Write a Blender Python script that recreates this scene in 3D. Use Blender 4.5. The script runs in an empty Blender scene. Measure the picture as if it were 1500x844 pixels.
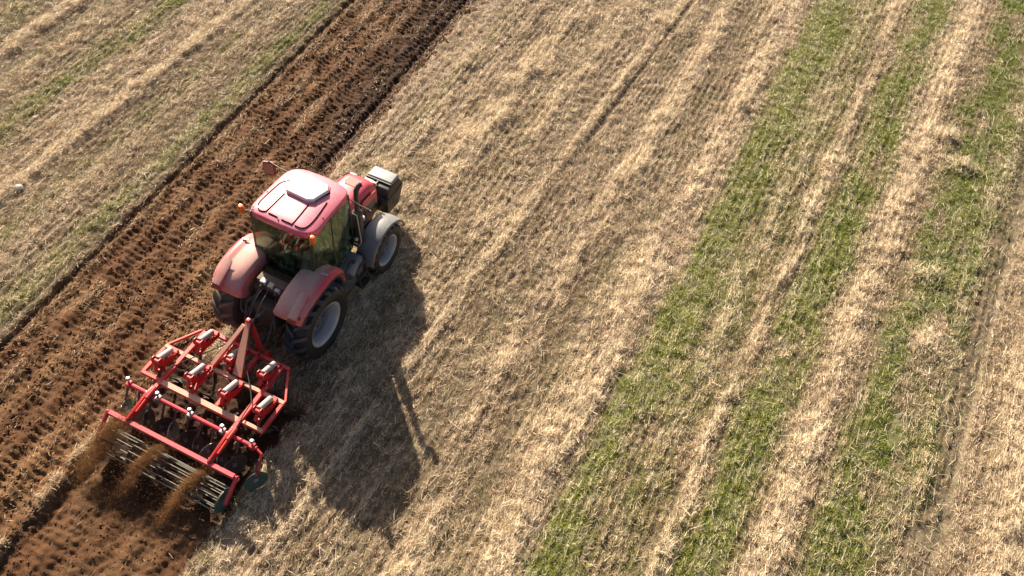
import bpy, bmesh, math, random
import numpy as np
from mathutils import Vector, Matrix
random.seed(7)
RNG = np.random.default_rng(11)
S = bpy.context.scene
COL = S.collection
# ------------------------------------------------------------------ camera
cam_d = bpy.data.cameras.new('camera'); cam = bpy.data.objects.new('camera', cam_d); COL.objects.link(cam)
cam.location = (8.7715, -9.1222, 16.6448); cam.rotation_euler = (0.68072, -0.07660, 0.45105)
cam_d.sensor_fit = 'HORIZONTAL'; cam_d.sensor_width = 36; cam_d.lens = 1292.98/1500*36
cam_d.clip_start = 0.1; cam_d.clip_end = 3000
S.camera = cam
# ------------------------------------------------------------------ light
SUN_TO = Vector((-3.9, 3.65, 3.15)).normalized()          # direction towards the sun
elev = math.asin(SUN_TO.z); azim = math.atan2(SUN_TO.x, SUN_TO.y)
W = bpy.data.worlds.new('World'); S.world = W; W.use_nodes = True
nt = W.node_tree; nt.nodes.clear()
sky = nt.nodes.new('ShaderNodeTexSky'); sky.sky_type = 'NISHITA'; sky.sun_disc = False
sky.sun_elevation = elev; sky.sun_rotation = azim
sky.air_density = 0.9; sky.dust_density = 4.0; sky.ozone_density = 1.0
bg = nt.nodes.new('ShaderNodeBackground'); bg.inputs[1].default_value = 0.05
wo = nt.nodes.new('ShaderNodeOutputWorld')
nt.links.new(sky.outputs[0], bg.inputs[0]); nt.links.new(bg.outputs[0], wo.inputs[0])
sd = bpy.data.lights.new('sun', 'SUN'); sd.energy = 5.0; sd.angle = math.radians(0.7); sd.color = (1.0, 0.885, 0.71)
so = bpy.data.objects.new('sun', sd); COL.objects.link(so)
so.rotation_euler = SUN_TO.to_track_quat('Z', 'Y').to_euler(); so.location = (0, 0, 30)
S.view_settings.view_transform = 'Standard'; S.view_settings.look = 'None'
S.view_settings.exposure = 1.28; S.view_settings.gamma = 1; S.view_settings.use_curve_mapping = False
S.cycles.max_bounces = 6; S.cycles.transparent_max_bounces = 10; S.cycles.diffuse_bounces = 3

# ------------------------------------------------------------------ material helpers
def new_mat(name):
    m = bpy.data.materials.new(name); m.use_nodes = True; t = m.node_tree
    b = t.nodes['Principled BSDF']; return m, t, b
def N(t, typ, **kw):
    n = t.nodes.new(typ)
    for k, v in kw.items(): setattr(n, k, v)
    return n
def noise(t, scale, detail=4, rough=.6, vec=None, dist=0):
    n = N(t, 'ShaderNodeTexNoise'); n.inputs['Scale'].default_value = scale; n.inputs['Detail'].default_value = detail
    n.inputs['Roughness'].default_value = rough; n.inputs['Distortion'].default_value = dist
    if vec: t.links.new(vec, n.inputs['Vector'])
    return n.outputs['Fac']
def ramp(t, fac, stops):
    r = N(t, 'ShaderNodeValToRGB'); e = r.color_ramp.elements
    while len(e) < len(stops): e.new(0.5)
    for i, (p, c) in enumerate(stops):
        e[i].position = p; e[i].color = (c if len(c) == 4 else (*c, 1)) if not isinstance(c, (int, float)) else (c, c, c, 1)
    t.links.new(fac, r.inputs[0]); return r.outputs[0]
def mixc(t, fac, a, b, mode='MIX'):
    m = N(t, 'ShaderNodeMix', data_type='RGBA', blend_type=mode)
    for inp, v in ((m.inputs[0], fac), (m.inputs[6], a), (m.inputs[7], b)):
        if isinstance(v, (int, float)): inp.default_value = v
        elif isinstance(v, tuple): inp.default_value = (*v, 1) if len(v) == 3 else v
        else: t.links.new(v, inp)
    return m.outputs[2]
def mathn(t, op, a, b=0.0, clamp=False):
    m = N(t, 'ShaderNodeMath', operation=op, use_clamp=clamp)
    for inp, v in ((m.inputs[0], a), (m.inputs[1], b)):
        if isinstance(v, (int, float)): inp.default_value = v
        else: t.links.new(v, inp)
    return m.outputs[0]
def bump(t, b, h, strength=.3, dist=.01):
    n = N(t, 'ShaderNodeBump'); n.inputs['Strength'].default_value = strength; n.inputs['Distance'].default_value = dist
    t.links.new(h, n.inputs['Height']); t.links.new(n.outputs[0], b.inputs['Normal'])
def coord(t): return N(t, 'ShaderNodeTexCoord').outputs['Object']
DUST = (0.40, 0.27, 0.18)
def dusty(name, base, rough=.4, metal=0, dust=.5, scale=3, dustcol=DUST, coat=0, var=.12, updust=.5, droprough=.3, clean=0):
    """painted or metal surface with a layer of field dust lying on it (more on top faces, in patches and speckles)"""
    m, t, b = new_mat(name); c = coord(t)
    n1 = noise(t, scale, 5, .65, c); n2 = noise(t, scale*14, 3, .6, c)
    geo = N(t, 'ShaderNodeNewGeometry'); sep = N(t, 'ShaderNodeSeparateXYZ'); t.links.new(geo.outputs['Normal'], sep.inputs[0])
    up = mathn(t, 'MULTIPLY', mathn(t, 'MAXIMUM', sep.outputs['Z'], 0.0), updust)
    f = mathn(t, 'ADD', mathn(t, 'SUBTRACT', n1, .5), mathn(t, 'MULTIPLY', mathn(t, 'SUBTRACT', n2, .5), .7))
    f = mathn(t, 'MULTIPLY', mathn(t, 'ADD', mathn(t, 'ADD', mathn(t, 'MULTIPLY', f, 1.2), up), .45), dust, True)
    dk = mixc(t, n2, tuple(x*(1-var*2) for x in base), tuple(min(1, x*(1+var)) for x in base))
    if clean:
        oc = N(t, 'ShaderNodeSeparateXYZ'); t.links.new(c, oc.inputs[0]); ax_ = mathn(t, 'ABSOLUTE', oc.outputs['X'])
        cl_ = mathn(t, 'MULTIPLY', mathn(t, 'SUBTRACT', ax_, clean), 5.0, True); yb = mathn(t, 'ADD', mathn(t, 'MULTIPLY', oc.outputs['Y'], 1.2), .85, True)
        f = mathn(t, 'MULTIPLY', f, mathn(t, 'SUBTRACT', 1.0, mathn(t, 'MULTIPLY', mathn(t, 'MULTIPLY', cl_, yb), .85)), True)
    t.links.new(mixc(t, f, dk, dustcol), b.inputs['Base Color'])
    t.links.new(mathn(t, 'ADD', mathn(t, 'MULTIPLY', f, droprough), rough, True), b.inputs['Roughness'])
    b.inputs['Metallic'].default_value = metal
    if metal: t.links.new(mathn(t, 'MULTIPLY', mathn(t, 'SUBTRACT', 1.0, f), metal), b.inputs['Metallic'])
    b.inputs['Coat Weight'].default_value = coat; b.inputs['Coat Roughness'].default_value = .22
    bump(t, b, n2, .15, .004)
    return m
M = {}
M['roof'] = dusty('dusty_red_roof_painted_sheen', (0.66, 0.03, 0.10), .44, dust=.42, scale=1.8, dustcol=(0.78, 0.46, 0.49), coat=.16, updust=.40, droprough=.15)  # dust tinted bright pink, so the roof's highlight is painted into it
M['hood'] = dusty('red_hood_paint', (0.58, 0.010, 0.05), .40, dust=.26, scale=2.2, dustcol=(0.64, 0.36, 0.37), coat=.2, updust=.3, droprough=.15)
M['fender'] = dusty('dusty_red_fender_paint', (0.72, 0.008, 0.05), .42, dust=.95, scale=2.4, dustcol=(0.52, 0.35, 0.29), coat=.1, updust=.5, clean=.90)
M['red'] = dusty('worn_red_implement_paint', (0.56, 0.008, 0.012), .42, dust=.13, scale=4, dustcol=(0.50, 0.28, 0.20), updust=.3, coat=.0)
M['redtop'] = dusty('dust_covered_red_beam', (0.60, 0.02, 0.02), .42, dust=.55, scale=5, dustcol=(0.56, 0.36, 0.25), updust=1.0)
M['redpink'] = dusty('faded_red_beam_paint', (0.60, 0.015, 0.04), .40, dust=.10, scale=3, dustcol=(0.55, 0.32, 0.26), updust=.6, coat=.3)
M['darkred'] = dusty('dark_red_grille', (0.22, 0.02, 0.03), .5, dust=.3)
M['black'] = dusty('black_plastic', (0.018, 0.02, 0.024), .34, dust=.16, scale=3, updust=.4)
M['blackdust'] = dusty('dusty_black_casting', (0.03, 0.027, 0.025), .55, dust=.62, scale=5, dustcol=(0.20, 0.125, 0.075), updust=.6)
M['navy'] = dusty('blue_black_fender_plastic', (0.022, 0.032, 0.055), .32, dust=.34, scale=3, dustcol=(0.50, 0.47, 0.44), updust=.7)  # grey top dust also paints in the glare on the front fenders
M['weight'] = dusty('black_weight_paint', (0.008, 0.009, 0.011), .42, dust=.05, scale=4, dustcol=(0.3, 0.3, 0.3), coat=.0)
M['weightglare'] = dusty('weight_top_painted_glare', (0.16, 0.17, 0.19), .30, dust=.25, scale=5, dustcol=(0.6, 0.58, 0.55), coat=.5)  # pale colour standing in for white glare on the black weight's top
M['rubber'] = dusty('tyre_rubber', (0.010, 0.010, 0.011), .55, dust=.13, scale=9, dustcol=(0.13, 0.10, 0.08), updust=.35)
M['tread'] = dusty('tread_rubber_painted_sheen', (0.045, 0.048, 0.055), .42, dust=.12, scale=9, dustcol=(0.15, 0.12, 0.09))  # paler, bluer than the carcass: sky reflection painted into the lug faces
M['treaddust'] = dusty('soil_caked_tread_rubber', (0.10, 0.085, 0.07), .6, dust=.6, scale=6, dustcol=(0.26, 0.19, 0.13))
M['rubberdust'] = dusty('soil_caked_tyre_rubber', (0.03, 0.027, 0.026), .7, dust=.75, scale=4, dustcol=(0.17, 0.12, 0.085), updust=.5)
M['rim'] = dusty('silver_rim_paint', (0.55, 0.55, 0.56), .36, metal=.2, dust=.24, scale=7, dustcol=(0.24, 0.18, 0.12))
M['rimdark'] = dusty('grey_wheel_disc', (0.09, 0.115, 0.155), .4, metal=.2, dust=.12, scale=6, dustcol=(0.22, 0.19, 0.16))
M['steel'] = dusty('worn_steel', (0.55, 0.55, 0.56), .3, metal=.85, dust=.25, scale=8, dustcol=(0.25, 0.15, 0.09))
M['spring'] = dusty('dusty_pale_spring_cover', (0.42, 0.40, 0.40), .42, metal=.15, dust=.40, scale=7, dustcol=(0.42, 0.3, 0.24))
M['tine'] = dusty('soil_polished_tine_steel', (0.10, 0.09, 0.085), .42, metal=.5, dust=.6, scale=8, dustcol=(0.11, 0.065, 0.04))
M['rod'] = dusty('soil_stained_roller_rod', (0.26, 0.29, 0.26), .4, metal=.3, dust=.6, scale=5, dustcol=(0.16, 0.10, 0.06))
M['teal'] = dusty('teal_paint', (0.01, 0.095, 0.088), .35, dust=.45, scale=6, dustcol=(0.2, 0.13, 0.08))
M['hatch'] = dusty('off_white_hatch_plastic', (0.80, 0.78, 0.74), .4, dust=.2, scale=5, dustcol=(0.6, 0.48, 0.4), var=.04)
M['couple'] = dusty('pale_coupler_metal', (0.62, 0.62, 0.60), .4, metal=.3, dust=.45, scale=12, dustcol=(0.35, 0.25, 0.18))
M['seat'] = dusty('dark_seat_cloth', (0.06, 0.065, 0.065), .8, dust=.2)
M['inner'] = dusty('grey_cab_lining', (0.22, 0.24, 0.21), .7, dust=.3)
def simple(name, col, rough=.4, metal=0, **kw):
    m, t, b = new_mat(name); c = coord(t); n = noise(t, 20, 3, .6, c)
    t.links.new(mixc(t, n, tuple(x*.75 for x in col), tuple(min(1, x*1.2) for x in col)), b.inputs['Base Color'])
    b.inputs['Roughness'].default_value = rough; b.inputs['Metallic'].default_value = metal
    for k, v in kw.items(): b.inputs[k].default_value = v
    return m
M['amber'] = simple('amber_lens', (0.95, 0.16, 0.015), .2, **{'Coat Weight': .5, 'Subsurface Weight': .0})
M['redlens'] = simple('red_lens', (0.30, 0.05, 0.035), .3)
M['seam'] = simple('black_roof_seal', (0.012, 0.010, 0.012), .95, **{'Specular IOR Level': .05})
M['hose'] = simple('black_hose_rubber', (0.025, 0.025, 0.027), .45)
M['mirrorglass'] = simple('pink_brown_mirror_glass', (0.42, 0.24, 0.20), .3, .4)  # even pink-brown tint over the mirror faces
def glass_mat():
    m = bpy.data.materials.new('green_tinted_glass'); m.use_nodes = True; t = m.node_tree; t.nodes.clear()
    tr = N(t, 'ShaderNodeBsdfTransparent'); tr.inputs[0].default_value = (0.50, 0.62, 0.50, 1)
    gl = N(t, 'ShaderNodeBsdfGlossy'); gl.inputs['Roughness'].default_value = .06; gl.inputs[0].default_value = (0.9, 1, 0.93, 1)
    fr = N(t, 'ShaderNodeFresnel'); fr.inputs[0].default_value = 1.5
    c = coord(t); n = noise(t, 4, 4, .6, c); n2 = noise(t, 40, 2, .5, c)
    df = N(t, 'ShaderNodeBsdfDiffuse'); df.inputs[0].default_value = (0.45, 0.48, 0.38, 1)
    f = mathn(t, 'ADD', mathn(t, 'MULTIPLY', fr.outputs[0], .75), .02, True)
    mx = N(t, 'ShaderNodeMixShader'); t.links.new(f, mx.inputs[0]); t.links.new(tr.outputs[0], mx.inputs[1]); t.links.new(gl.outputs[0], mx.inputs[2])
    d = mathn(t, 'MULTIPLY', mathn(t, 'SUBTRACT', mathn(t, 'ADD', n, mathn(t, 'MULTIPLY', n2, .3)), .58, True), .5, True)
    m2 = N(t, 'ShaderNodeMixShader'); t.links.new(d, m2.inputs[0]); t.links.new(mx.outputs[0], m2.inputs[1]); t.links.new(df.outputs[0], m2.inputs[2])
    o = N(t, 'ShaderNodeOutputMaterial'); t.links.new(m2.outputs[0], o.inputs[0]); return m
M['glass'] = glass_mat()

# ------------------------------------------------------------------ noise in numpy
def hash2(ix, iy, seed):
    ix = ix.astype(np.int64).astype(np.uint64); iy = iy.astype(np.int64).astype(np.uint64)
    h = ix*np.uint64(374761393) + iy*np.uint64(668265263) + np.uint64(seed)*np.uint64(2246822519)
    h = (h ^ (h >> np.uint64(13)))*np.uint64(1274126177); h &= np.uint64(0xffffffff)
    h = (h ^ (h >> np.uint64(16))) & np.uint64(0xffffff)
    return h.astype(np.float64)/float(0xffffff)
def vn(x, y, sc, seed=0):
    x = x/sc + 1000.5; y = y/sc + 1000.5
    ix = np.floor(x); iy = np.floor(y); fx = x-ix; fy = y-iy
    fx = fx*fx*(3-2*fx); fy = fy*fy*(3-2*fy)
    a = hash2(ix, iy, seed); b = hash2(ix+1, iy, seed); c = hash2(ix, iy+1, seed); d = hash2(ix+1, iy+1, seed)
    return (a*(1-fx)+b*fx)*(1-fy) + (c*(1-fx)+d*fx)*fy
def fbm(x, y, sc, seed=0, o=3):
    s = 0; a = 1; t = 0
    for k in range(o):
        s = s + a*vn(x*math.cos(.7*k)-y*math.sin(.7*k), x*math.sin(.7*k)+y*math.cos(.7*k), sc/2**k, seed+k*17); t += a; a *= .5
    return s/t
def sst(a, b, x):
    t = np.clip((x-a)/(b-a), 0, 1); return t*t*(3-2*t)
# ------------------------------------------------------------------ the field
DS = [-30, -12.6, -8.4, -5.55, -4.6, -1.9, -1.4, .8, 3.4, 5.1, 6.9, 8, 9.75, 10.5, 11.7, 12.8, 40]
DD = [0, -.02, .01, -.045, -.035, -.04, .0, -.014, .045, .0, .0, .026, .04, .053, .058, .054, .054]
def s_of(x, y):
    yy = np.clip(y, -12, 32)-5
    s = x - np.interp(x, DS, DD)*yy
    return x - np.interp(s, DS, DD)*yy
def gs(s, c, w): return np.exp(-((s-c)/w)**2)
def HEAP(x, y):
    t = 0
    for a, b, w, l in ((.72, 14.5, .28, .5), (.78, 11.7, .25, .30), (.50, 10.7, .3, .22), (1.0, 9.0, .22, .4), (.85, 7.9, .2, .35), (.2, 4.8, .3, .4), (12.9, 15.2, .3, .25), (13.4, 14.0, .35, .3), (13.2, 9.2, .35, .25), (13.6, 7.0, .3, .35), (9.95, 12.3, .2, .3), (6.9, 13.4, .2, .3), (3.3, 16.2, .2, .4), (5.3, 9.1, .25, .5), (7.6, -.2, .0001, .0001)):
        t = t+np.exp(-((x-a)/w)**2-((y-b)/l)**2)
    return np.clip(t, 0, 1)
def field(x, y):
    """what the field is made of at (x, y): tilled soil, bright straw, green growth, dark wheel tracks, a painted shadow line, and its height"""
    s = s_of(x, y)
    wob = (fbm(x*.0+y, x, .7, 3)-.5)*.22
    rag = (fbm(x, y, .14, 151, 2)-.5)*.30
    old = sst(-5.56, -5.46, s+wob*.5+rag*.4)*(1-sst(-1.97, -1.83, s+wob*.9+rag))
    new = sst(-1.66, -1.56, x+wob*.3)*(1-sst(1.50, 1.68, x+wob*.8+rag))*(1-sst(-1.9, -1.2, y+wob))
    bleed = 1.0*(1-sst(-1.35, -1.0, s+wob))*sst(-2.5, -1.9, s)*(1-sst(1.0, 3.5, y+wob*3))*sst(-4.6,-3.4,y)
    till = np.clip(np.maximum(np.maximum(old, new), bleed), 0, 1)
    rid = sst(.3,.6,fbm(x,y*.6,.35,77,2))*gs(x, -1.72+wob*1.2, .13)*(1-sst(-4.2, -3.0, y))            # straw ridge left between the two passes
    s0 = s; wv_ = (x > -1.9)*1.0
    s = s+wv_*(.36*(fbm(x, y*.8, 1.5, 161, 2)-.5)+.26*(fbm(x, y, .45, 171, 2)-.5)+.12*(fbm(x, y, .15, 181, 1)-.5))+(1-wv_)*(s < -5.6)*.18*(fbm(x, y, .4, 171, 2)-.5)
    band = fbm(s, y*.045, .42, 121, 3)-.5; spk = fbm(s, y*.22, .16, 131, 2)-.5
    patch = fbm(x*1.3, y*.5, 1.1, 21, 3); pt2 = fbm(x, y*.55, .5, 31, 2)
    st = (1.4*gs(s, -12.65, .2)+1.7*gs(s, -8.42, .20)+.55*gs(s, -11.5, .3)+.4*gs(s, -9.2, .5)+.45*gs(s, -7.1, .35)
          +1.0*gs(s, .80, .30)*sst(.35, .6, patch)*1.3+HEAP(x, y)*1.6+1.0*gs(s, .2, .4)*sst(.5, .7, patch)*(1-sst(3, 7, y))+1.0*gs(s0+.25*(s-s0), 3.16, .10)+1.1*gs(s, 5.12, .28)*sst(.3, .6, patch)*1.2
          +1.1*gs(s, 6.75, .38)*sst(.25, .6, patch)*1.3+.95*gs(s, 9.75, .18)+1.15*gs(s, 11.68, .36)+.5*gs(s, 8.95, .2)*sst(.4, .7, patch)
          +.9*gs(s, 15.9, .6)+.5*gs(s, 14.1, .25)*sst(.45, .7, patch)+.35*gs(s, 2.2, .3)+.3*gs(s, -.8, .3))
    st = st+.55*sst(.45, .8, patch)*(s > -1.9)*(s < 7.2)
    gr = (.55*gs(s, -10.3, .5)+.35*gs(s, -13.8, .6)+.62*gs(s, -6.02, .30)+.32*gs(s, -7.5, .25)+.3*gs(s, -11.9, .2)+.22*gs(s, -.95, .28)*sst(4, 9, y)
          +1.55*gs(s, 7.94, .43)+.36*gs(s, 8.8, .4)+1.25*gs(s, 10.55, .45)+1.4*gs(s, 12.9, .46)+.75*gs(s, 13.6, .45)+.4*gs(s, 14.2, .4)
          +.12*gs(s, 6.0, .45)+.08*gs(s, 2.0, .6)+.30*gs(s, 9.35, .5)+.2*gs(s, 11.1, .3)+.06*gs(s, 4.2, .4)+.04)
    gr = gr*np.clip((patch*.6+pt2*.7+band*.7-.24)*2.1, 0.08, 1.6)
    dk = (gs(s0, 3.40, .08)*sst(8, 10, y)*.6+.35*gs(x, .93, .28)*sst(-2.4, -1.8, y)*(1-sst(-.2, .3, y))+gs(s, 3.3, .16)*.28+gs(s0+(s-s0)*.4, 14.76, .14)*.9+gs(s, 14.45, .35)*.4+.4*gs(s, -8.16, .1)+.5*gs(s, -12.2, .25)+.35*gs(s, 2.75, .2)  # includes a painted shadow line beside the left bright straw row
          +.35*gs(s, 5.9, .35)+.4*gs(s, 4.35, .3)+.3*gs(s, 7.5, .1)+.6*gs(s, 13.3, .25)*sst(.4, .6, pt2)+.5*gs(s, -.45, .1)+.4*gs(s, -1.4, .15)*sst(2, 5, y))
    nt_ = 1-till
    brk = sst(.22, .62, fbm(x*1.1, y*.7, .8, 191, 3)); st = st*(.45+.75*brk); dk = np.clip(dk+.5*sst(.62, .75, fbm(x, y*.7, .5, 201, 3))*sst(12.4, 13.2, s), 0, 1)
    st = st*nt_ + rid*1.3 + till*(.75*gs(s, -4.62, .16)+.45*gs(s, -3.75, .14)+.5*gs(s, -5.2, .14)+.2*gs(s, -2.8, .12))*(1-.9*new)*sst(.35, .65, pt2)
    gr = gr*nt_*(1-.8*rid); dk = dk*nt_
    lump = fbm(x, y, .16, 41, 3)-.5; big = fbm(x, y, .55, 51, 2)-.5
    row = np.sin((s0+.02*np.sin(y*.8)+.05*(fbm(x, y, .6, 211, 2)-.5))*2*math.pi/.19)*(.08+.75*sst(.38, .66, fbm(x*1.3, y*.5, 1.5, 221, 2)))
    h_st = .085*lump+.05*big+.022*row+.045*np.clip(st, 0, 1.3)*(.6+lump)+.05*np.clip(gr, 0, 1)*(pt2+.2)-.06*dk
    c1 = fbm(x, y, .20, 61, 2)-.5; c2 = fbm(x, y, .085, 71, 2)-.5
    rip = np.sin((y+.10*np.floor((s+5.5)/.31)*1.7+.16*fbm(x, y, .5, 5, 2))*2*math.pi/.165)*(.25+.75*vn(x, y, .8, 8))
    fur = np.sin((s+5.5)*2*math.pi/.62+.6*np.sin(y*.3))
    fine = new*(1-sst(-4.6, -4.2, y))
    h_ti = -.065+(.06*c1+.055*c2+.022*rip+.035*fur+.05*(fbm(x, y, .05, 141, 1)-.5))*(1-.15*fine)+.02*big-.10*gs(s, -5.42, .09)-.15*gs(s, -2.28, .11)*sst(2.5, 6, y)-.06*gs(s,-2.95,.1)*sst(4,9,y)-.03*new
    h_ti += -.10*gs(x, -1.45, .12)*new*(1-sst(-4.4, -3.6, y))
    h_st = h_st+.13*HEAP(x, y)*(.6+lump*1.5)
    h = h_st*nt_+h_ti*till+.11*rid*(.7+lump)
    moist_shade = np.clip(1.5*new*(sst(-5.5+pt2, -4.6+pt2, y)+.10)*(.6+pt2)+1.1*gs(s, -2.35, .45)*sst(2, 6, y)+.6*gs(s, -3.0, .8)*sst(3, 10, y), 0, 1)*till  # damp furrow soil, plus shade under and behind the cultivator painted dark
    return dict(s=s, till=till, st=np.clip(st, 0, 1.6), gr=np.clip(gr, 0, 1.3), dk=np.clip(dk, 0, 1), h=h, patch=patch, pt2=pt2, rid=rid, moist_shade=moist_shade, new=new, lump=lump, rip=rip, band=band, spk=spk, row=row)
def lerp(a, b, f): return a*(1-f[:, None])+np.asarray(b)[None, :]*f[:, None]
def soil_col(F):
    n = F['pt2']; c = np.tile(np.array([.088, .038, .014]), (len(n), 1))
    c = lerp(c, (.155, .080, .035), np.clip((n-.4)*2.2, 0, 1)*.8)
    c = lerp(c, (.034, .014, .006), F['moist_shade'])
    return c
def mesh_np(name, V, faces_flat, sizes, mat, colors=None, smooth=False, parent=None):
    me = bpy.data.meshes.new(name); me.vertices.add(len(V)); me.vertices.foreach_set('co', np.ascontiguousarray(V, dtype=np.float32).ravel())
    me.loops.add(len(faces_flat)); me.loops.foreach_set('vertex_index', np.asarray(faces_flat, dtype=np.int32))
    nf = len(sizes); me.polygons.add(nf); st_ = np.concatenate([[0], np.cumsum(sizes)[:-1]]).astype(np.int32)
    me.polygons.foreach_set('loop_start', st_)
    try: me.polygons.foreach_set('loop_total', np.asarray(sizes, dtype=np.int32))
    except Exception: pass
    if smooth: me.polygons.foreach_set('use_smooth', np.ones(nf, dtype=bool))
    if colors is not None:
        a = me.color_attributes.new('Col', 'FLOAT_COLOR', 'POINT')
        cc = np.ones((len(V), 4), dtype=np.float32); cc[:, :3] = colors; a.data.foreach_set('color', cc.ravel())
    me.update(calc_edges=True); me.validate()
    o = bpy.data.objects.new(name, me); COL.objects.link(o); me.materials.append(mat)
    if parent: o.parent = parent
    return o
def field_mat(name, rough=.9, nscale=30, amt=.5, bumps=.5, transl=0, spec=.3):
    m, t, b = new_mat(name); a = N(t, 'ShaderNodeAttribute', attribute_name='Col'); c = coord(t)
    n = noise(t, nscale, 5, .7, c); n2 = noise(t, 2.3, 3, .6, c)
    f = ramp(t, n, [(.25, 1-amt), (.75, 1+amt)]); f2 = ramp(t, n2, [(.3, .86), (.7, 1.12)])
    col = mixc(t, 1.0, mixc(t, 1.0, a.outputs['Color'], f, 'MULTIPLY'), f2, 'MULTIPLY')
    t.links.new(col, b.inputs['Base Color']); b.inputs['Roughness'].default_value = rough
    b.inputs['Specular IOR Level'].default_value = spec
    if bumps: bump(t, b, n, bumps, .02)
    if transl:
        tr = N(t, 'ShaderNodeBsdfTranslucent'); t.links.new(col, tr.inputs[0]); mx = N(t, 'ShaderNodeMixShader'); mx.inputs[0].default_value = transl
        o = t.nodes['Material Output']; t.links.new(b.outputs[0], mx.inputs[1]); t.links.new(tr.outputs[0], mx.inputs[2]); t.links.new(mx.outputs[0], o.inputs[0])
    return m
GM = field_mat('field_ground', .95, 34, .42, .6)
# ground sheet: fine where the photograph looks, coarse out to the horizon
def axis(a, b, step, far):
    mid = np.arange(a, b+step/2, step); out = [step*1.6**k for k in range(1, 40)]
    o = np.cumsum(out); o = o[o < far]
    return np.concatenate([(a-o)[::-1], mid, b+o])
gx = axis(-16.5, 18.5, .042, 900); gy = axis(-9.5, 27.5, .042, 900)
GX, GY = np.meshgrid(gx, gy); fx_, fy_ = GX.ravel(), GY.ravel()
FG = field(fx_, fy_)
far = np.clip((np.maximum(np.abs(fx_-1)-22, np.abs(fy_-9)-22))/10, 0, 1)
hz = FG['h']*(1-far)
gc = lerp(np.tile(np.array([.125, .088, .052]), (len(fx_), 1)), (.38, .28, .17), np.clip(FG['st'], 0, 1)*.75)
gc = lerp(gc, (.34, .25, .17), np.clip(FG['band']*2.4+FG['spk'], 0, .8)); gc = lerp(gc, (.17, .13, .085), FG['dk']*.8)
gc = lerp(gc, (.09, .12, .035), np.clip(FG['gr'], 0, 1)*.6)
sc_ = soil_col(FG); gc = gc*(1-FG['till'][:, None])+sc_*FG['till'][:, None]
gc = lerp(gc, (.36, .28, .18), FG['rid']*.7)
gc *= (.85+.3*vn(fx_, fy_, .09, 77))[:, None]
nx, ny = len(gx), len(gy)
ii = np.arange(nx*ny).reshape(ny, nx)
q = np.stack([ii[:-1, :-1], ii[:-1, 1:], ii[1:, 1:], ii[1:, :-1]], -1).reshape(-1)
ground = mesh_np('ground', np.stack([fx_, fy_, hz], 1), q, np.full(len(q)//4, 4), GM, gc, True)
ground['kind'] = 'structure'; ground['label'] = 'stubble field with a strip of brown tilled soil and green growth in stripes'
del FG, GX, GY, fx_, fy_, hz, gc, sc_, q, ii

# region the camera sees (ground), grown by a margin
POLY = np.array([(-14.7, 6.1), (-1.3, -7.2), (16.3, 2.0), (14.3, 24.6)])
def in_view(x, y, mar):
    ok = np.ones(len(x), bool)
    for i in range(4):
        a, b = POLY[i], POLY[(i+1) % 4]; d = b-a; L = np.hypot(*d)
        ok &= ((x-a[0])*d[1]-(y-a[1])*d[0])/L <= mar
    return ok
def scatter(dens, mar=1.6):
    x0, y0, x1, y1 = -14.7-mar, -7.2-mar, 16.3+mar, 24.6+mar
    n = int((x1-x0)*(y1-y0)*dens); x = RNG.uniform(x0, x1, n); y = RNG.uniform(y0, y1, n)
    k = in_view(x, y, mar); return x[k], y[k]
def blades(name, x, y, z, az, el, L, w, col, mat, seg=1, bend=0, roll=None, colvar=.2, tipw=.35):
    n = len(x); d = np.stack([np.cos(az)*np.cos(el), np.sin(az)*np.cos(el), np.sin(el)], 1)
    side = np.stack([-np.sin(az), np.cos(az), np.zeros(n)], 1); up = np.cross(d, side)
    if roll is None: roll = RNG.uniform(-1.2, 1.2, n)
    wv = side*np.cos(roll)[:, None]+up*np.sin(roll)[:, None]
    P = np.stack([x, y, z], 1); L = L[:, None]; w = w[:, None]
    if seg == 1:
        V = np.stack([P-wv*w/2, P+wv*w/2, P+d*L+wv*w*tipw/2, P+d*L-wv*w*tipw/2], 1).reshape(-1, 3)
        f = np.arange(n*4); sz = np.full(n, 4); k = 4
    else:
        b = (bend*L[:, 0])[:, None]*np.array([0, 0, -1.]) if np.isscalar(bend) else bend[:, None]*L*np.stack([-np.sin(az), np.cos(az), np.zeros(n)], 1)
        m = P+d*L*.55; e = P+d*L+b
        V = np.stack([P-wv*w/2, P+wv*w/2, m+wv*w/2.4, m-wv*w/2.4, e], 1).reshape(-1, 3)
        base = np.arange(n)[:, None]*5
        f = (base+np.array([[0, 1, 2, 3, 3, 2, 4]])).ravel(); sz = np.tile([4, 3], n); k = 5
    c = col*(RNG.uniform(1-colvar, 1+colvar, n))[:, None]
    return mesh_np(name, V, f, sz, mat, np.repeat(np.clip(c, 0, .95), k, 0))
def stuff(o, label, cat): o['kind'] = 'stuff'; o['label'] = label; o['category'] = cat; return o
STM = field_mat('dry_straw', .6, 60, .12, 0, .12, .45)
GRM = field_mat('green_blades', .5, 60, .15, 0, .3, .4)
SOM = field_mat('soil_crumbs', .95, 90, .35, .5)
def keepf(F, k): return {a: b[k] for a, b in F.items()}
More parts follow.
